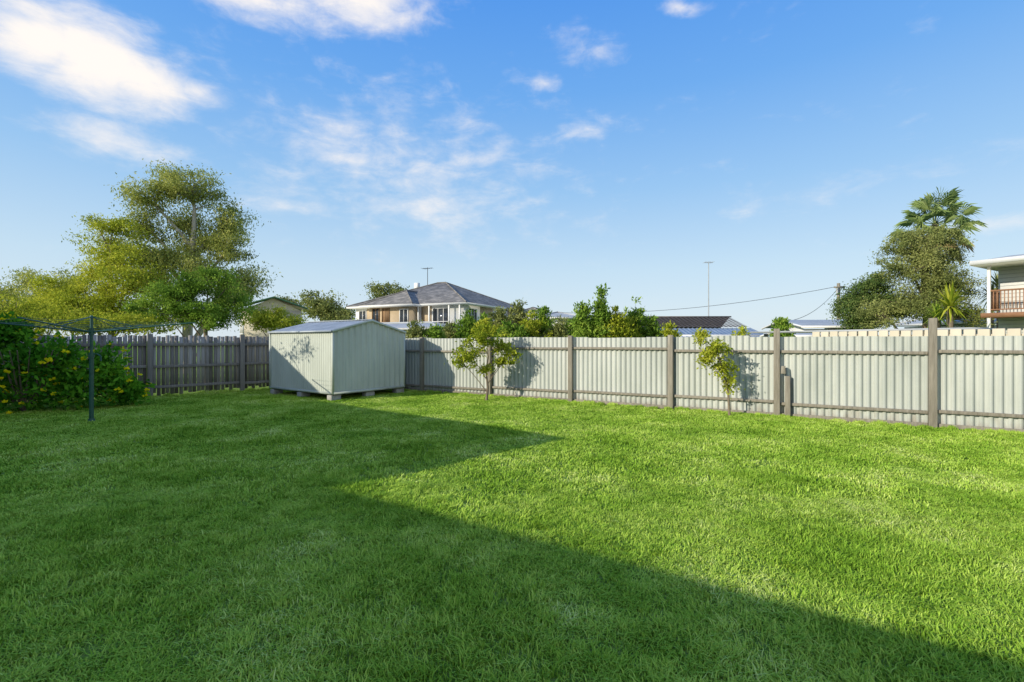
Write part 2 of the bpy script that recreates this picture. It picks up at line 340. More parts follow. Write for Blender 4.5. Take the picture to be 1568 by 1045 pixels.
# ------------------------------------------------------------------ trees
def bez(p0, p1, p2, n=6):
    t = np.linspace(0,1,n)[:,None]; return (1-t)**2*p0+2*t*(1-t)*p1+t*t*p2
def tree(name, base, trunk, r0, blobs, ncl, lpc, cr, leaf, bark, lmat, droop=.3, limb=.35, core=.25, r1=.3, twig=.012):
    g = Geo(); T = np.array([base]+list(trunk), float)
    rad = np.linspace(r0, r0*r1, len(T)); g.tube(T, rad, 9, 0)
    segs = np.concatenate([np.linspace(T[i],T[i+1],6) for i in range(len(T)-1)]); srad = np.interp(np.linspace(0,1,len(segs)), np.linspace(0,1,len(rad)), rad)
    vols = np.array([b[1][0]*b[1][1]*b[1][2] for b in blobs])**.7; vols = vols/vols.sum()
    for bi, (c, rr) in enumerate(blobs):
        c = np.array(c, float); rr = np.array(rr, float)
        cost = np.abs(segs[:,2]-(c[2]-1.1*np.linalg.norm((segs-c)[:,:2],axis=1)-rr[2]*.5))
        k = int(np.argmin(cost)); p0 = segs[k]; L_ = np.linalg.norm(c-p0); mid = (p0+c)/2+np.array([0,0,.10*L_])+rng.normal(size=3)*.1*rr.mean()
        LB = bez(p0, mid, c, 8); rl = min(srad[k]*.75, limb*r0)
        g.tube(LB, np.linspace(rl, rl*.35, 8), 7, 0)
        n = max(3, int(ncl*vols[bi]))
        for i in range(n):
            d = rng.normal(size=3); d /= np.linalg.norm(d); q = c+d*rr*(rng.random()**core)*(1+rng.uniform(-.2,.25))
            kk = int(np.argmin(np.linalg.norm(LB-q, axis=1)+rng.random(8)*.3*rr.mean())); kk = min(kk, 6)
            b0 = LB[kk]; m = (b0+q)/2+rng.normal(size=3)*.12*rr.mean()*.6
            g.tube(bez(b0,m,q,5), np.linspace(max(twig*1.4, rl*.25), twig*.4, 5), 5, 0)
            nn = int(lpc*rng.uniform(.5,1.4)); s = cr*rng.uniform(.55,1.35)
            P = q+rng.normal(size=(nn,3))*np.array([s,s,s*.62])*.6
            D = rng.normal(size=(nn,3))+np.array([0,0,-droop*2])
            ct = rng.random(); tn = np.clip(ct*.5+rng.random(nn)*.5, 0, 1)
            L = leaf[0]*rng.uniform(.6,1.3,nn); g.leaves(P, D, L, L*leaf[1], 1, tn)
    return g.obj(name, [bark, lmat])
def V3(px, py, d): return (W(px,d), d, Z(py,d))
def blob(px, py, d, rx, ry, dd=0.0, ratio=.9):
    k = d/F; return ((W(px,d), d+dd, Z(py,d)), (rx*k, max(rx,ry)*k*ratio, ry*k))
d = 24
tree('eucalyptus_tree', (W(285,d),d,0), [V3(288,490,d),V3(290,430,d),V3(296,370,d),V3(298,320,d)], .26,
     [blob(292,290,d,48,26),blob(335,335,d,34,28,.8),blob(245,312,d,30,26,-.8),blob(310,370,d,40,26,.5),blob(232,350,d,30,24,-.3),blob(355,378,d,28,24),blob(275,340,d,28,22,.5),blob(265,400,d,36,24,-1),blob(372,425,d,30,22,.5),blob(195,385,d,30,22,.8),blob(325,415,d,38,24,-.6),blob(262,272,d,22,14),blob(230,430,d,36,22),blob(355,450,d,34,20)],
     340, 190, .50, (.135,.36), M_bark, L_euc, .5, core=.5, twig=.018, limb=.45)
d = 21.5
tree('wattle_tree', (W(170,d),d,0), [V3(172,480,d),V3(168,430,d),V3(170,390,d)], .16,
     [blob(175,350,d,30,26),blob(150,385,d,34,26,.4),blob(200,400,d,36,26,-.4),blob(145,340,d,16,14),blob(130,420,d,34,26,.6),blob(215,440,d,44,28,-.5),blob(95,445,d,36,26),blob(160,455,d,56,28,-.6),blob(80,475,d,40,22),blob(120,480,d,60,24,-.3),blob(200,482,d,60,22)],
     290, 170, .38, (.115,.38), M_barkd, L_yel, .3, core=.5)
d = 18.5
tree('lilly_pilly_tree', (W(315,d),d,0), [V3(315,490,d),V3(318,465,d)], .10,
     [blob(320,432,d,34,20),blob(285,452,d,36,24,-.4),blob(350,460,d,30,22,.4),blob(240,470,d,34,22),blob(310,482,d,66,20,0),blob(255,448,d,22,14),blob(355,435,d,16,12)],
     200, 140, .28, (.10,.42), M_barkd, L_grn, .2, core=.5)
d = 30
tree('gum_tree', (W(60,d),d,0), [V3(60,470,d),V3(58,440,d)], .22,
     [blob(40,430,d,28,16),blob(85,425,d,26,16,1),blob(20,465,d,40,22),blob(75,462,d,44,22,-.5),blob(-30,450,d,40,30),blob(105,440,d,20,16)],
     150, 120, .6, (.16,.36), M_bark, L_euc, .4, core=.5)
d = 17
tree('hedge_shrub', (W(60,d),d,0), [V3(60,500,d)], .08,
     [blob(20,484,d,45,24),blob(90,490,d,45,18),blob(150,496,d,50,14),blob(-40,475,d,50,34),blob(210,498,d,50,14)], 130, 150, .32, (.10,.45), M_barkd, L_cit, .1, core=.4)
d = 24
tree('hedge_shrub', (W(420,d),d,0), [V3(420,500,d)], .08, [blob(420,484,d,30,14),blob(395,492,d,30,14),blob(445,496,d,25,12)], 80, 130, .3, (.11,.45), M_barkd, L_yel, .1, core=.4)
for (px,py,rx,ry,d) in ((440,466,16,12,62),(492,464,28,18,60),(596,444,30,13,70),(520,478,18,12,60)):
    tree('gum_tree', (W(px,d),d,0), [V3(px,py+22,d),V3(px+2,py+6,d)], .25, [blob(px-rx*.4,py,d,rx*.55,ry*.8),blob(px+rx*.4,py+3,d,rx*.6,ry*.8),blob(px,py+12,d,rx*.9,ry*.7)], 60, 80, .8, (.34,.45), M_barkd, L_olv, .2, core=.5)
d = 12.9
tree('citrus_tree', (W(745,d),d,0), [V3(747,594,d),V3(744,568,d),V3(748,545,d)], .04,
     [blob(735,518,d,28,16),blob(768,530,d,24,16,.1),blob(720,546,d,26,16,-.1),blob(770,554,d,20,12),blob(742,566,d,16,8),blob(742,502,d,12,10),blob(708,556,d,12,10),blob(785,540,d,10,8)],
     110, 42, .11, (.085,.5), M_barkd, L_cit, .2, core=.8, twig=.005)
d = 10.2
tree('citrus_tree', (W(1117,d),d,0), [V3(1115,600,d),V3(1108,570,d),V3(1100,545,d)], .028,
     [blob(1095,535,d,24,12),blob(1080,550,d,16,12),blob(1108,562,d,16,14),blob(1115,585,d,10,16,0,.8),blob(1074,520,d,8,8)],
     90, 30, .09, (.07,.5), M_barkd, L_cit, .2, core=.8, twig=.004)
for (px,ty,hw,d,lm) in ((636,490,22,19,L_olv),(716,472,20,20,L_grn),(765,470,22,20,L_olv),(797,458,27,20,L_olv),(832,461,25,20,L_grn),(664,494,18,19,L_grn),(692,488,22,21,L_olv),(878,482,18,20,L_grn),(742,480,22,20.5,L_grn),
                        (892,456,11,17,L_grn),(921,440,14,17,L_grn),(945,468,22,17,L_cit),(972,458,21,18,L_grn),(1000,486,17,18,L_grn),(745,488,28,19,L_cit),(905,480,24,17.5,L_grn),(812,484,34,19,L_cit),(1025,500,13,17,L_cit),(1075,506,10,16,L_cit),(1137,506,9,16,L_cit),(1198,482,18,20,L_grn),(545,495,14,24,L_grn),(960,488,28,17.5,L_cit),(855,486,22,19,L_olv),(784,488,26,18.5,L_grn)):
    k = d/F; x = W(px,d); zt = Z(ty,d); hh = zt-.6
    bl = [((x,d,zt-hh*.28),(hw*k*.45,hw*k*.5,hh*.28)),((x-hw*k*.3,d,zt-hh*.42),(hw*k*.6,hw*k*.6,hh*.28)),((x+hw*k*.3,d,zt-hh*.45),(hw*k*.6,hw*k*.6,hh*.30)),((x,d,zt-hh*.70),(hw*k,hw*k,hh*.28))]
    tree('garden_shrub', (x,d,0), [(x,d,.7),(x+.03,d,zt-.3)], .04, bl, 115, 52, .15, (.125,.42), M_barkd, lm, -.5, core=.5, twig=.006)
# flowering shrub
g = Geo(); c0 = np.array([-11.0,10.9,.0])
def shrubball(g, c, r, n, L, mi):
    d_ = rng.normal(size=(n,3)); d_ /= np.linalg.norm(d_, axis=1, keepdims=True); P = np.array(c)+d_*np.array(r)*(rng.random((n,1))**.45)*(1+.25*np.sin(d_[:,:1]*7+c[0]*9)+.2*np.cos(d_[:,1:2]*9+c[2]*7))
    P = P[P[:,2]>.03]; D = rng.normal(size=P.shape)+(P-np.array(c))/np.array(r)*.9; ck = np.sin(P[:,0]*7)*np.sin(P[:,1]*6+1)*np.sin(P[:,2]*8)
    g.leaves(P, D, L*rng.uniform(.6,1.4,len(P)), L*.5, mi, np.clip(rng.random(len(P))*.6+.25+.35*ck,0,1)); return P
for (dx,dy,z,r) in ((0,0,.6,(.7,.7,.6)),(.8,.4,.5,(.6,.55,.5)),(-.9,-.6,.8,(.8,.7,.75)),(.2,-.2,1.2,(.6,.6,.5)),(-.6,-.7,1.65,(.65,.6,.45)),(1.1,.85,.95,(.45,.4,.5)),(-1.7,-1.3,.8,(.9,.8,.8)),(1.5,1.0,.4,(.4,.35,.35)),(-1.3,-1.2,1.6,(.7,.6,.55)),(.6,.2,1.15,(.5,.5,.45)),(-.1,-.3,1.8,(.4,.4,.3)),(-2.1,-1.5,1.8,(.6,.5,.4))):
    cc = c0+np.array([dx,dy,z]); P = shrubball(g, cc, r, 900, .14, 1)
    for i in rng.choice(len(P), 14, replace=False):
        q = cc+(P[i]-cc)/np.linalg.norm((P[i]-cc)/np.array(r))*1.22
        D = rng.normal(size=(7,3)); D[:,2]=abs(D[:,2])*.6; g.leaves(np.repeat(q[None],7,0), D, .075, .065, 2, rng.random(7))
for k in range(14):
    a = rng.uniform(0,6.28); g.tube([c0, c0+np.array([math.cos(a)*.4,math.sin(a)*.4,.6]), c0+np.array([math.cos(a)*.8,math.sin(a)*.8,1.4])],[.03,.02,.01],6,0)
g.obj('flowering_shrub', [M_barkd, L_bsh, L_flw])
d = 25
tree('olive_tree', (W(1420,d),d,0), [V3(1420,480,d),V3(1415,430,d),V3(1412,390,d)], .25,
     [blob(1400,382,d,36,22),blob(1440,395,d,34,24,.4),blob(1385,415,d,34,26,-.3),blob(1430,435,d,44,28,-.6),blob(1400,465,d,50,26,-.3),blob(1468,440,d,28,26,.5),blob(1378,362,d,16,12),blob(1420,362,d,26,14),blob(1455,365,d,20,14),blob(1470,480,d,34,20),blob(1350,480,d,26,20)],
     360, 150, .36, (.115,.40), M_barkd, L_olv, .2, core=.5)
d = 27
tree('olive_tree', (W(1330,d),d,0), [V3(1330,490,d),V3(1328,460,d)], .2,
     [blob(1325,450,d,26,20),blob(1308,470,d,22,20,.3),blob(1350,470,d,30,22,-.3),blob(1340,435,d,18,12),blob(1318,492,d,26,14)],
     170, 140, .4, (.13,.42), M_barkd, L_dk, .2, core=.45)
def fan_palm(name, px, py, d, rad, nl, base_z=0):
    g = Geo(); top = np.array(V3(px,py,d)); g.tube([(top[0],top[1],base_z),(top[0]+.1,top[1],top[2]*.5),tuple(top)],[.24,.19,.17],10,0)
    for i in range(nl):
        az = i*2.399; e = math.radians(85-150*(i/nl)); dead = i > nl*.80
        dr = np.array([math.cos(az)*math.cos(e), math.sin(az)*math.cos(e), math.sin(e)])
        pl = rad*rng.uniform(.36,.60); hub = top+dr*pl+np.array([0,0,-.06]); g.tube([top,(top+hub)/2+np.array([0,0,.05]),hub],[.02,.015,.012],4,2 if dead else 1,.4)
        a_ = np.array([0,0,1.]); sd = np.cross(dr, a_); sd /= np.linalg.norm(sd)+1e-9
        roll = rng.uniform(-.9,.9); up = np.cross(sd, dr); sd = sd*math.cos(roll)+up*math.sin(roll)
        tt = rng.random(); fs = rng.uniform(.75,1.05)
        for k in range(18):
            th = math.radians(-115+230*k/17); fl = fs*rad*.44*(1-.25*abs(th)/2.2)*rng.uniform(.85,1.1)
            dv = dr*math.cos(th)+sd*math.sin(th); mid = hub+dv*fl*.6; tip = hub+dv*fl+np.array([0,0,-fl*rng.uniform(.15,.4)])
            w = fl*.07; nn = np.cross(dv, np.cross(dr, sd)); nn /= np.linalg.norm(nn)+1e-9; side = np.cross(dv, nn); side /= np.linalg.norm(side)+1e-9
            g.add([hub, mid+side*w, tip, mid-side*w], [(0,1,2,3)], 2 if dead else 1, np.clip(tt*.5+rng.random()*.5,0,1))
    return g.obj(name, [M_barkd, L_palm, L_dead])
fan_palm('fan_palm', 1432, 344, 27.5, 2.55, 46)
def yucca(name, px, py, d, L, n, mat, trunkz):
    g = Geo(); top = np.array(V3(px,py,d)); g.tube([(top[0],top[1],0),tuple(top)],[.13,.10],8,0)
    for i in range(n):
        az = i*2.399; e = math.radians(85-125*(i/n)); dr = np.array([math.cos(az)*math.cos(e), math.sin(az)*math.cos(e), math.sin(e)]); l = L*rng.uniform(.8,1.1)
        s_ = np.array([-math.sin(az), math.cos(az), 0]); p1 = top+dr*l*.5; p2 = top+dr*l+np.array([0,0,-l*.22*math.cos(e)]); w = L*.04
        g.add([top-s_*w*.6, top+s_*w*.6, p1+s_*w, p1-s_*w, p2+s_*w*.1, p2-s_*w*.1], [(0,1,2,3),(3,2,4,5)], 1, rng.random())
    return g.obj(name, [M_barkd, mat])
yucca('yucca', 1455, 470, 20, 1.05, 80, L_cit, 0)
yucca('yucca', 1434, 486, 20.4, .75, 60, L_grn, 0)
yucca('yucca', 1530, 440, 27, 1.1, 90, L_olv, 0); yucca('yucca', 1518, 455, 27.5, 1.0, 70, L_olv, 0)
# ------------------------------------------------------------------ buildings
def slab(g, pts, z0, z1, mi=0):
    n = len(pts); V = [(p[0],p[1],z0) for p in pts]+[(p[0],p[1],z1) for p in pts]
    g.add(V, [(i,(i+1)%n,(i+1)%n+n,i+n) for i in range(n)], mi)
def hip(g, x0, x1, y0, y1, z0, z1, mi=0, run=None, fascia=.18, fmi=1):
    if x1-x0 >= y1-y0: r = run if run is not None else (y1-y0)/2; A = (x0+r,(y0+y1)/2,z1); B = (x1-r,(y0+y1)/2,z1); e = 'x'
    else: r = run if run is not None else (x1-x0)/2; A = ((x0+x1)/2,y0+r,z1); B = ((x0+x1)/2,y1-r,z1); e = 'y'
    c = [(x0,y0,z0),(x1,y0,z0),(x1,y1,z0),(x0,y1,z0)]
    V = c+[A,B]
    if e == 'x': Q = [(0,1,5,4),(2,3,4,5)]; T = [(1,2,5),(3,0,4)]
    else: Q = [(1,2,5,4),(3,0,4,5)]; T = [(0,1,4),(2,3,5)]
    g.add(V, Q, mi)
    for t in T:
        v = [V[i] for i in t]; m = tuple((np.array(v[0])+np.array(v[1]))/2); g.add([v[0], m, v[1], v[2]], [(0,1,2,3)], mi)
    g.box(((x0+x1)/2,(y0+y1)/2,z0-fascia/2-.005),(x1-x0-.02,y1-y0-.02,fascia),(1,0),fmi)
    for i, q in enumerate(c):
        tgt = (A if i in (0,3) else B) if e == 'x' else (A if i in (0,1) else B)
        g.tube([(q[0],q[1],q[2]+.03),(tgt[0],tgt[1],tgt[2]+.03)],[.07,.07],5,mi)
    g.tube([(A[0],A[1],A[2]+.04),(B[0],B[1],B[2]+.04)],[.08,.08],5,mi)
def window(parent, name, c, w, h, face='y', sgn=-1, frame=M_white, glass=M_glass, mull=1):
    g = Geo(); t = .07
    def b(u, z, su, sz, depth, off, mi):
        if face == 'y': g.box((c[0]+u, c[1]+sgn*off, c[2]+z),(su,depth,sz),(1,0),mi)
        else: g.box((c[0]+sgn*off, c[1]+u, c[2]+z),(depth,su,sz),(1,0),mi)
    b(0,0,w-t,h-t,.02,.012,1)
    b(0,h/2,w+t,t,.10,.03,0); b(0,-h/2,w+t,t,.12,.03,0); b(-w/2,0,t,h-t-.004,.10,.03,0); b(w/2,0,t,h-t-.004,.10,.03,0)
    for k in range(mull): b(-w/2+w*(k+1)/(mull+1),0,.045,h-t-.004,.06,.035,0)
    return g.obj(name, [frame, glass], parent)
hs = empty('two_storey_house', (-4.6,46,0), math.radians(-26.2))
g = Geo(); g.box((-6.8,6.2,2.6),(13.6,12.4,5.2),mi=0); g.obj('white_walls', [M_white], hs)
g = Geo()
g.box((-8.0,-.5,2.6),(5.6,1.0,5.18),mi=0); g.box((-11.2,-.03,4.1),(1.6,.05,1.9),mi=0)
g.box((.03,4.4,3.9),(.05,2.6,2.4),mi=0); g.box((-4.3,-.03,4.0),(1.2,.05,2.2)); g.box((.03,9.9,3.9),(.05,1.2,2.4))
g.obj('tan_wall_panels', [M_tan], hs)
g = Geo(); hip(g, -14.3,.7,-.7,13.1,5.25,8.15,0)
hip(g, -11.4,-4.6,-1.9,7,5.20,6.9,0)
g.box((-9.3,5.0,7.7),(.5,.4,.9),mi=1)
g.obj('hip_roof', [M_slate, M_white], hs)
window(hs,'window',(-12.6,-.0,4.2),1.0,1.2); window(hs,'window',(-9.9,-1.0,4.2),.9,1.4,frame=M_brownw); window(hs,'window',(-8.6,-1.0,4.2),.9,1.4,frame=M_brownw,glass=M_brownw); window(hs,'window',(-6.3,-1.0,4.0),1.0,1.5,frame=M_white)
window(hs,'window',(-2.6,-.0,3.9),1.9,1.8,mull=2); window(hs,'window',(0,1.6,4.1),1.6,1.3,'x',1,mull=2); window(hs,'window',(0,7.2,4.1),1.8,1.3,'x',1,mull=2); window(hs,'window',(0,11.4,4.1),1.2,1.2,'x',1)
g = Geo()
for x in (-4.9,-3.6,-1.3,-.1): g.box((x,-.55,4.1),(.12,.12,2.2))
g.box((-2.5,-.55,3.0),(5.0,1.1,.2)); g.box((-2.5,-1.02,3.45),(5.0,.05,.06))
g.obj('balcony_frame', [M_white], hs)
g = Geo(); hip(g, -16,2,-7,-1.95,2.7,3.2,0); g.box((-7,-4.2,1.2),(17,4.5,2.4),mi=1); g.obj('lower_wing', [M_greyroof, M_white], hs)
g = Geo(); mx, my = -8.2,5.5
g.tube([(mx,my,7.2),(mx,my,9.9)],[.035,.03],6); g.tube([(mx-.7,my,9.8),(mx+.7,my,9.8)],[.02,.02],5)
for k in range(6): g.tube([(mx-.6+k*.24,my-.45+.04*k,9.8),(mx-.6+k*.24,my+.45-.04*k,9.8)],[.014,.014],4)
g.obj('tv_aerial', [M_dark], hs)
bh = empty('low_blue_roof_house', (W(1085,30),30,0), math.radians(-2)); g = Geo()
hw_ = 95/F*30; zr = Z(486,36); ze = Z(514,30)-.15; zm = Z(502,32.5)
g.box((0,3.2,1.0),(hw_*2-.6,5.6,2.0),mi=2)
n = 26; cols = []
for k in range(n):
    for a_, b_ in ((0,0),(.8,0),(.85,1),(.95,1)): cols.append((-hw_+(k+a_)*2*hw_/n, b_*.04))
cols.append((hw_,0)); V = []
for x, b_ in cols: V += [(x,0,ze+b_),(x,2.9,zm+b_-.03)]
g.add(V, [(i*2,(i+1)*2,(i+1)*2+1,i*2+1) for i in range(len(cols)-1)], 0)
rows = 9
for r in range(rows):
    y0 = 2.8+r*3.2/rows; z0 = zm+r*(zr-zm)/rows; y1 = y0+3.2/rows+.03; z1 = z0+(zr-zm)/rows
    V = []; m = 48
    for k in range(m+1):
        x = -hw_+.1+k*(2*hw_-.2)/m; w = .03*(k % 2); V += [(x,y0,z0+.03+w),(x,y1,z1+w)]
    g.add(V, [(i*2,(i+1)*2,(i+1)*2+1,i*2+1) for i in range(m)], 1)
g.box((0,6.1,zr+.03),(2*hw_,.3,.08),mi=1)
g.add([(-hw_+.1,6,zr),(hw_-.1,6,zr),(hw_-.1,9.5,ze),(-hw_+.1,9.5,ze)],[(0,1,2,3)],1)
g.box((0,-.03,ze-.06),(2*hw_,.06,.12),mi=2)
g.obj('roof_and_walls', [M_bluer, M_tile, M_white], bh)
g = Geo(); d = 38; x = W(1085,d); zt = Z(402,d); g.tube([(x,d,0),(x,d,zt)],[.05,.03],6)
g.tube([(x-.35,d,zt),(x+.35,d,zt-.03)],[.02,.02],5)
for k in range(5): g.tube([(x-.3+k*.15,d-.4,zt),(x-.3+k*.15,d+.4,zt)],[.014,.014],4)
g.obj('tv_antenna_mast', [M_greyroof])
g = Geo(); d = 40; px_ = W(1284,d); zp = Z(434,d); g.tube([(px_,d,0),(px_,d,zp)],[.16,.12],8,0); g.box((px_,d-.1,zp-.35),(1.0,.1,.12),(1,.2)); g.tube([(px_-.2,d-.15,zp-.4),(px_-.2,d-.15,zp-.9)],[.1,.1],8,1)
g.obj('power_pole', [M_post, M_greyroof])
def wire(name, a, b, sag, r=.018):
    g = Geo(); a = np.array(a); b = np.array(b); P = []
    for q in np.linspace(0,1,22): P.append(a*(1-q)+b*q+np.array([0,0,-sag*4*q*(1-q)]))
    g.tube(P, [r]*22, 4); return g.obj(name, [M_dark])
wire('power_line', (px_,39.9,zp-.25), (W(800,52),52,Z(476,52)), 1.0); wire('power_line', (px_,39.9,zp-.3), (W(1182,34),34,Z(492,34)), .9)
wire('power_line', (px_,39.9,zp-.25), (W(1700,38),38,Z(440,38)), .6)
def simple_house(name, px, d, wpx, eave_y, ridge_y, rz, wallm, roofm, depth=6, gable=False, trim=None):
    e = empty(name, (W(px,d),d,0), rz); g = Geo(); w = wpx/F*d; ze = Z(eave_y,d); zr = Z(ridge_y,d+depth/2)
    g.box((0,depth/2,ze/2-.1),(w-.8,depth-.8,ze-.2),mi=1)
    if gable:
        g.add([(-w/2,0,ze),(w/2,0,ze),(w/2,depth/2,zr),(-w/2,depth/2,zr),(w/2,depth,ze),(-w/2,depth,ze)],[(0,1,2,3),(3,2,4,5)],0)
        for s in (-1,1):
            x = s*(w/2-.4); g.add([(x,.4,ze-.21),(x,depth/2,ze-.21),(x,depth-.4,ze-.21),(x,depth/2,zr-.1)],[(0,1,2,3)],1)
        g.box((0,-.02,ze-.07),(w,.05,.14),mi=2)
        for s in (-1,1):
            x = s*(w/2); g.tube([(x,0,ze-.04),(x,depth/2,zr-.04),(x,depth,ze-.04)],[.07,.07,.07],4,2)
    else: hip(g,-w/2,w/2,0,depth,ze,zr,0,fmi=2,fascia=.14)
    g.obj('walls_and_roof', [roofm, wallm, trim or M_white], e)
    window(e,'window',(-w*.2,.4,ze*.62),min(1.4,w*.25),min(1.0,ze*.4)); window(e,'window',(w*.22,.4,ze*.62),min(1.4,w*.25),min(1.0,ze*.4)); return e
M_grn = mat_surf('green_trim', [(0,(.05,.12,.05)),(1,(.08,.17,.08))], 3, .6)
simple_house('cream_cottage', 362, 38, 50, 470, 458, math.radians(-55), M_cream, M_cream, 5, True, M_grn)
simple_house('low_cottage', 490, 34, 110, 499, 493, math.radians(-5), M_cream, M_greyroof, 5)
simple_house('white_house', 862, 50, 70, 486, 480, math.radians(8), M_white, M_greyroof, 9)
simple_house('white_house', 808, 66, 50, 480, 473, math.radians(-20), M_white, M_slate, 9)
simple_house('grey_garage', 1285, 30, 110, 499, 490, math.radians(-6), M_white, M_greyroof, 6, True)
simple_house('grey_garage', 1238, 24, 44, 513, 507, math.radians(-6), M_white, M_greyroof, 4, True)
simple_house('white_house', 1515, 28, 70, 492, 484, math.radians(-6), M_white, M_greyroof, 6)
g = Geo(); a0 = np.array([W(1250,13.5),13.5]); a1 = np.array([W(1425,11.2),11.2]); uu = (a1-a0)/np.linalg.norm(a1-a0); Lw = np.linalg.norm(a1-a0); s = 0
while s < Lw+3.2:
    p = a0+uu*s; g.box((p[0],p[1],.93),(.20,.05,1.86+rng.uniform(-.015,.015)),uu,0,rng.random()); s += .235
p = a0+uu*(Lw+3)/2; g.box((p[0]+uu[1]*-.06,p[1]+uu[0]*.06,.9),(Lw+3.2,.03,1.7),uu,0,.3)
g.obj('cream_slat_fence', [M_cream], bevel=.01)
g = Geo(); c = a0+uu*Lw*.6+np.array([.3,1.4]); g.box((c[0],c[1],1.88),(5.5,1.2,.05),uu)
for s_ in (-2.6,2.6):
    q = c+uu*s_; g.box((q[0],q[1],.92),(.09,.09,1.83),uu)
g.obj('flat_carport_roof', [M_greyroof])
rh = empty('white_veranda_house', (20.9,22.0,0), math.atan2(-.866,.5))
g = Geo(); ze = Z(402,22)
g.add([(0,0,ze+.02),(9,0,ze+.02),(9,5,ze+.75),(0,5,ze+.75)],[(0,1,2,3)],0)
g.add([(0,0,ze+.02),(0,5,ze+.75),(0,5,ze-.1),(0,0,ze-.1)],[(0,1,2,3)],1)
g.box((4.5,-.03,ze-.05),(9.04,.06,.2),mi=1); g.box((4.5,2.5,ze-.14),(9,5,.03),mi=1); g.box((-.03,2.5,ze-.05),(.05,5,.2),mi=1)
g.obj('roof', [M_greyroof, M_white], rh)
g = Geo(); fz = Z(480,22)
g.box((4.6,4.4,ze/2-.08),(8.4,5,ze-.17),mi=0)
for zz in np.arange(.2, ze-.3, .18): g.box((4.6,1.888,zz),(8.4,.02,.012),mi=1); g.box((.39,4.4,zz),(.02,5,.012),mi=1)
g.obj('walls', [M_white, M_greyroof], rh)
g = Geo(); g.box((4.5,1.15,fz-.1),(8.6,1.45,.2),mi=0)
for x in (.45,3.2,6,8.6): g.box((x,.55,ze/2-.08),(.11,.11,ze-.17),mi=1)
g.box((.45,1.2,fz+1.0),(.06,1.2,.07),mi=0); g.box((.45,1.2,fz+.15),(.05,1.2,.05),mi=0); g.box((4.5,.55,fz+1.0),(8,.06,.07),mi=0); g.box((4.5,.55,fz+.15),(8,.05,.05),mi=0)
for y in np.arange(.7,1.85,.12): g.box((.45,y,fz+.57),(.03,.03,.80),mi=0)
for x in np.arange(.6,8.5,.12): g.box((x,.55,fz+.57),(.03,.03,.80),mi=0)
g.obj('balcony', [M_orange, M_white], rh)
window(rh,'window',(2.0,1.9,fz+1.2),1.2,2.0,'y',-1); window(rh,'window',(.4,3.8,fz+1.3),1.4,1.2,'x',-1)
# ------------------------------------------------------------------ the home behind-left of the viewpoint (its shadow lies on the lawn)
EL = math.radians(21); S2 = np.array([-.85,-.527]); S2 /= np.linalg.norm(S2); tcast = 12.5; H = tcast*math.tan(EL); off = S2*tcast
def G2(px, py): d = CH*F/(py-CY); return np.array([W(px,d), d])
T_ = G2(874,672); I_ = G2(524,749); A1 = G2(1568,1012)
gp = [T_, I_, I_+(A1-I_)*1.9, np.array([3.,-12.]), np.array([-22.,-6.]), np.array([-19.,8.]), np.array([-9.3,14.6]), np.array([-4.0,16.6]), np.array([-5.0,12.75])]
poly = [p+off for p in gp]
nh = empty('weatherboard_house'); g = Geo(); slab(g, [p+(np.mean(poly,axis=0)-p)*.02 for p in poly], 0, H-.22, 0); g.obj('walls', [M_white], nh)
me = bpy.data.meshes.new('roof'); nn = len(poly)
me.from_pydata([(p[0],p[1],H-.22) for p in poly]+[(p[0],p[1],H) for p in poly], [], [list(range(nn)), list(range(nn,2*nn))[::-1]]+[[i,(i+1)%nn,(i+1)%nn+nn,i+nn] for i in range(nn)])
me.materials.append(M_greyroof); ro = bpy.data.objects.new('roof', me); ro.parent = nh; scene.collection.objects.link(ro)
cx_, cy_ = -5.9+S2[0]*9.0, 13.65+S2[1]*9.0; tz = 1.38+9.0*math.tan(EL)
tree('frangipani_tree', (cx_,cy_,0), [(cx_,cy_,2.2),(cx_+.1,cy_,tz-1)], .07, [((cx_,cy_,tz),(.7,.5,.3)),((cx_-.5,cy_+.5,tz-.15),(.4,.4,.3))], 26, 12, .22, (.12,.40), M_barkd, L_grn, .1, core=.6, twig=.006)
# ------------------------------------------------------------------ light
sv = Vector((S2[0]*math.cos(EL), S2[1]*math.cos(EL), math.sin(EL)))
sl = bpy.data.lights.new('sun','SUN'); sl.energy = 5.0; sl.angle = math.radians(.3); sl.color = (1,.92,.76)
so = bpy.data.objects.new('sun', sl); so.rotation_euler = sv.to_track_quat('Z','Y').to_euler(); scene.collection.objects.link(so)
w = bpy.data.worlds.new('World'); scene.world = w; w.use_nodes = True; nt = w.node_tree; nt.nodes.clear()
sky = nt.nodes.new('ShaderNodeTexSky'); sky.sky_type = 'NISHITA'; sky.sun_disc = False; sky.sun_elevation = EL; sky.sun_rotation = math.atan2(S2[0], S2[1]) % (2*math.pi)
bg = nt.nodes.new('ShaderNodeBackground'); bg.inputs['Strength'].default_value = .15; ow = nt.nodes.new('ShaderNodeOutputWorld')
tc = nt.nodes.new('ShaderNodeTexCoord'); sp = nt.nodes.new('ShaderNodeSeparateXYZ'); nt.links.new(tc.outputs['Generated'], sp.inputs[0])
X, Y, Zc = sp.outputs
az = mth(nt,'ARCTAN2',X,Y); el = mth(nt,'ARCSINE',Zc)
cb = nt.nodes.new('ShaderNodeCombineXYZ'); nt.links.new(az,cb.inputs[0]); nt.links.new(el,cb.inputs[1])
def AE(px, py): return math.atan2(px-CX, F), math.atan2(CY-py, math.hypot(F, px-CX))
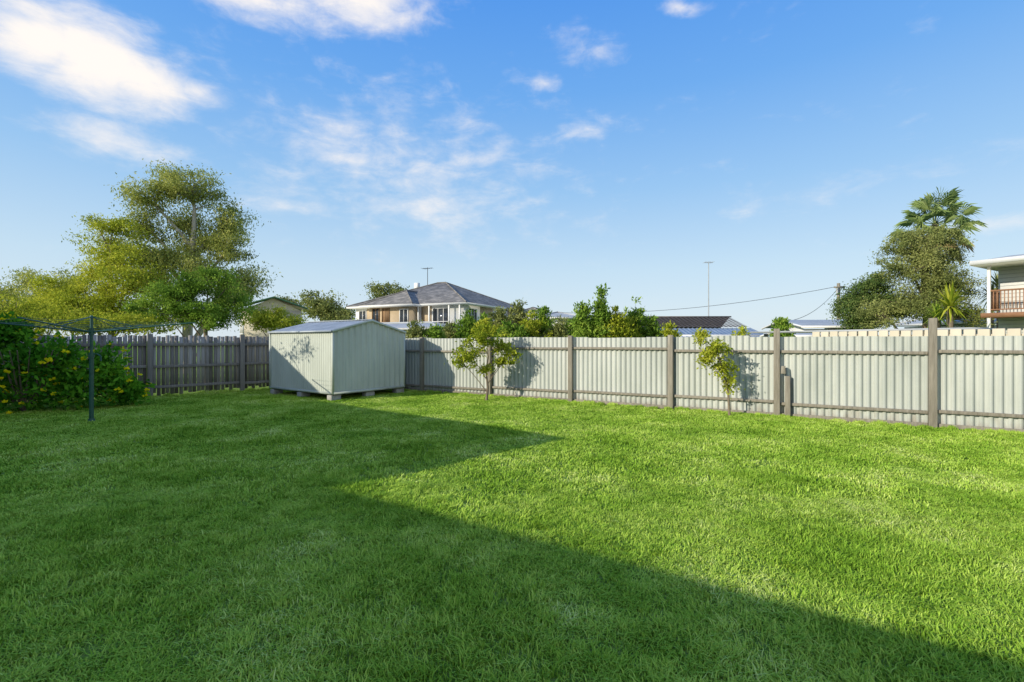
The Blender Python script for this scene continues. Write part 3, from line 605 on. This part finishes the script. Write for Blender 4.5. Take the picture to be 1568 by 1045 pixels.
clouds = [(60,60,110,60,6,1.35),(140,85,120,70,4,1.35),(215,120,90,54,0,1.2),(300,140,60,26,-5,.80),(545,0,110,44,0,1.1),(400,0,170,34,0,.95),(515,190,70,26,-8,.62),(535,245,110,38,-10,.66),(650,320,140,40,-4,.56),(190,222,120,30,-4,.74),(705,248,80,26,6,.62),
          (915,75,60,30,0,.52),(835,127,24,15,0,.60),(1045,12,40,14,-10,.62),(870,205,120,18,8,.46),(1300,290,260,24,4,.36),(440,318,130,14,3,.54),(1500,345,160,18,0,.36),(640,260,260,120,-4,.48)]
msk = None
for (px,py,hw,hh,ti,st) in clouds:
    a0_, e0_ = AE(px,py); sa = abs(AE(px+hw,py)[0]-AE(px-hw,py)[0])/2*1.6; se = abs(AE(px,py-hh)[1]-AE(px,py+hh)[1])/2*1.6
    mp = nt.nodes.new('ShaderNodeMapping'); mp.vector_type = 'TEXTURE'; mp.inputs['Location'].default_value = (a0_,e0_,0); mp.inputs['Rotation'].default_value = (0,0,math.radians(ti)); mp.inputs['Scale'].default_value = (sa,se,1)
    nt.links.new(cb.outputs[0], mp.inputs[0]); gt = nt.nodes.new('ShaderNodeTexGradient'); gt.gradient_type = 'SPHERICAL'; nt.links.new(mp.outputs[0], gt.inputs[0])
    b = mth(nt,'MULTIPLY',gt.outputs['Fac'],st); msk = b if msk is None else mth(nt,'MAXIMUM',msk,b)
back_fill = nt.nodes.new('ShaderNodeMapRange'); back_fill.interpolation_type = 'SMOOTHSTEP'; back_fill.inputs['From Min'].default_value = .15; back_fill.inputs['From Max'].default_value = -.45; back_fill.inputs['To Max'].default_value = .50  # unseen cloud layer behind the camera, added to brighten the shaded areas
nt.links.new(Y, back_fill.inputs['Value']); msk = mth(nt,'MAXIMUM',msk,back_fill.outputs[0])
def wn(scale, det, dist, rot=0, sx=1):
    mp = nt.nodes.new('ShaderNodeMapping'); mp.inputs['Rotation'].default_value = (0,0,math.radians(rot)); mp.inputs['Scale'].default_value = (sx,1.7,1); nt.links.new(cb.outputs[0], mp.inputs[0])
    n = nt.nodes.new('ShaderNodeTexNoise'); n.inputs['Scale'].default_value = scale; n.inputs['Detail'].default_value = det; n.inputs['Roughness'].default_value = .62; n.inputs['Distortion'].default_value = dist
    nt.links.new(mp.outputs[0], n.inputs['Vector']); return n.outputs['Fac']
nz = mth(nt,'ADD',mth(nt,'MULTIPLY',wn(8,8,.2,5,1.1),.9),mth(nt,'MULTIPLY',wn(20,6,.5,-14,.6),.6))
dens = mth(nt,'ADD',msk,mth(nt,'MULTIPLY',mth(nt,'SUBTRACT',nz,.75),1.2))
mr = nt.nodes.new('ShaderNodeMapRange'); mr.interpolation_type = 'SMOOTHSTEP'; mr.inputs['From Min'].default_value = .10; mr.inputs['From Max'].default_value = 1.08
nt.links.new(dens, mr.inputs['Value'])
K = 1/.15
rp = ramp(nt, [(0,(.74,.84,.91)),(.14,(.57,.76,.92)),(.29,(.33,.59,.92)),(.45,(.16,.43,.91)),(.58,(.095,.34,.89)),(1,(.05,.24,.75))]); nt.links.new(Zc, rp.inputs[0])
sc = nt.nodes.new('ShaderNodeVectorMath'); sc.operation = 'SCALE'; sc.inputs['Scale'].default_value = K; nt.links.new(rp.outputs[0], sc.inputs[0])
m0 = nt.nodes.new('ShaderNodeMix'); m0.data_type = 'RGBA'; m0.inputs['Factor'].default_value = .90; nt.links.new(sky.outputs[0], m0.inputs['A']); nt.links.new(sc.outputs[0], m0.inputs['B'])
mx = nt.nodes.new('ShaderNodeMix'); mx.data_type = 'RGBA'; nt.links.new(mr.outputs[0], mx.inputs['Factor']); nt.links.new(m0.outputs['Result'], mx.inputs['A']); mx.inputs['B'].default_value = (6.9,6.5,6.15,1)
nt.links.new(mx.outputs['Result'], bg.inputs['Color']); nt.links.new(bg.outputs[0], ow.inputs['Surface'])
# ------------------------------------------------------------------ camera
cam = bpy.data.cameras.new('camera'); cam.lens = 36*F/1568; cam.sensor_width = 36; cam.clip_end = 6000
co = bpy.data.objects.new('camera', cam); co.location = (0,0,CH); co.rotation_euler = (math.radians(90),0,0); scene.collection.objects.link(co); scene.camera = co
scene.view_settings.view_transform = 'Standard'; scene.view_settings.look = 'None'; scene.view_settings.exposure = 0
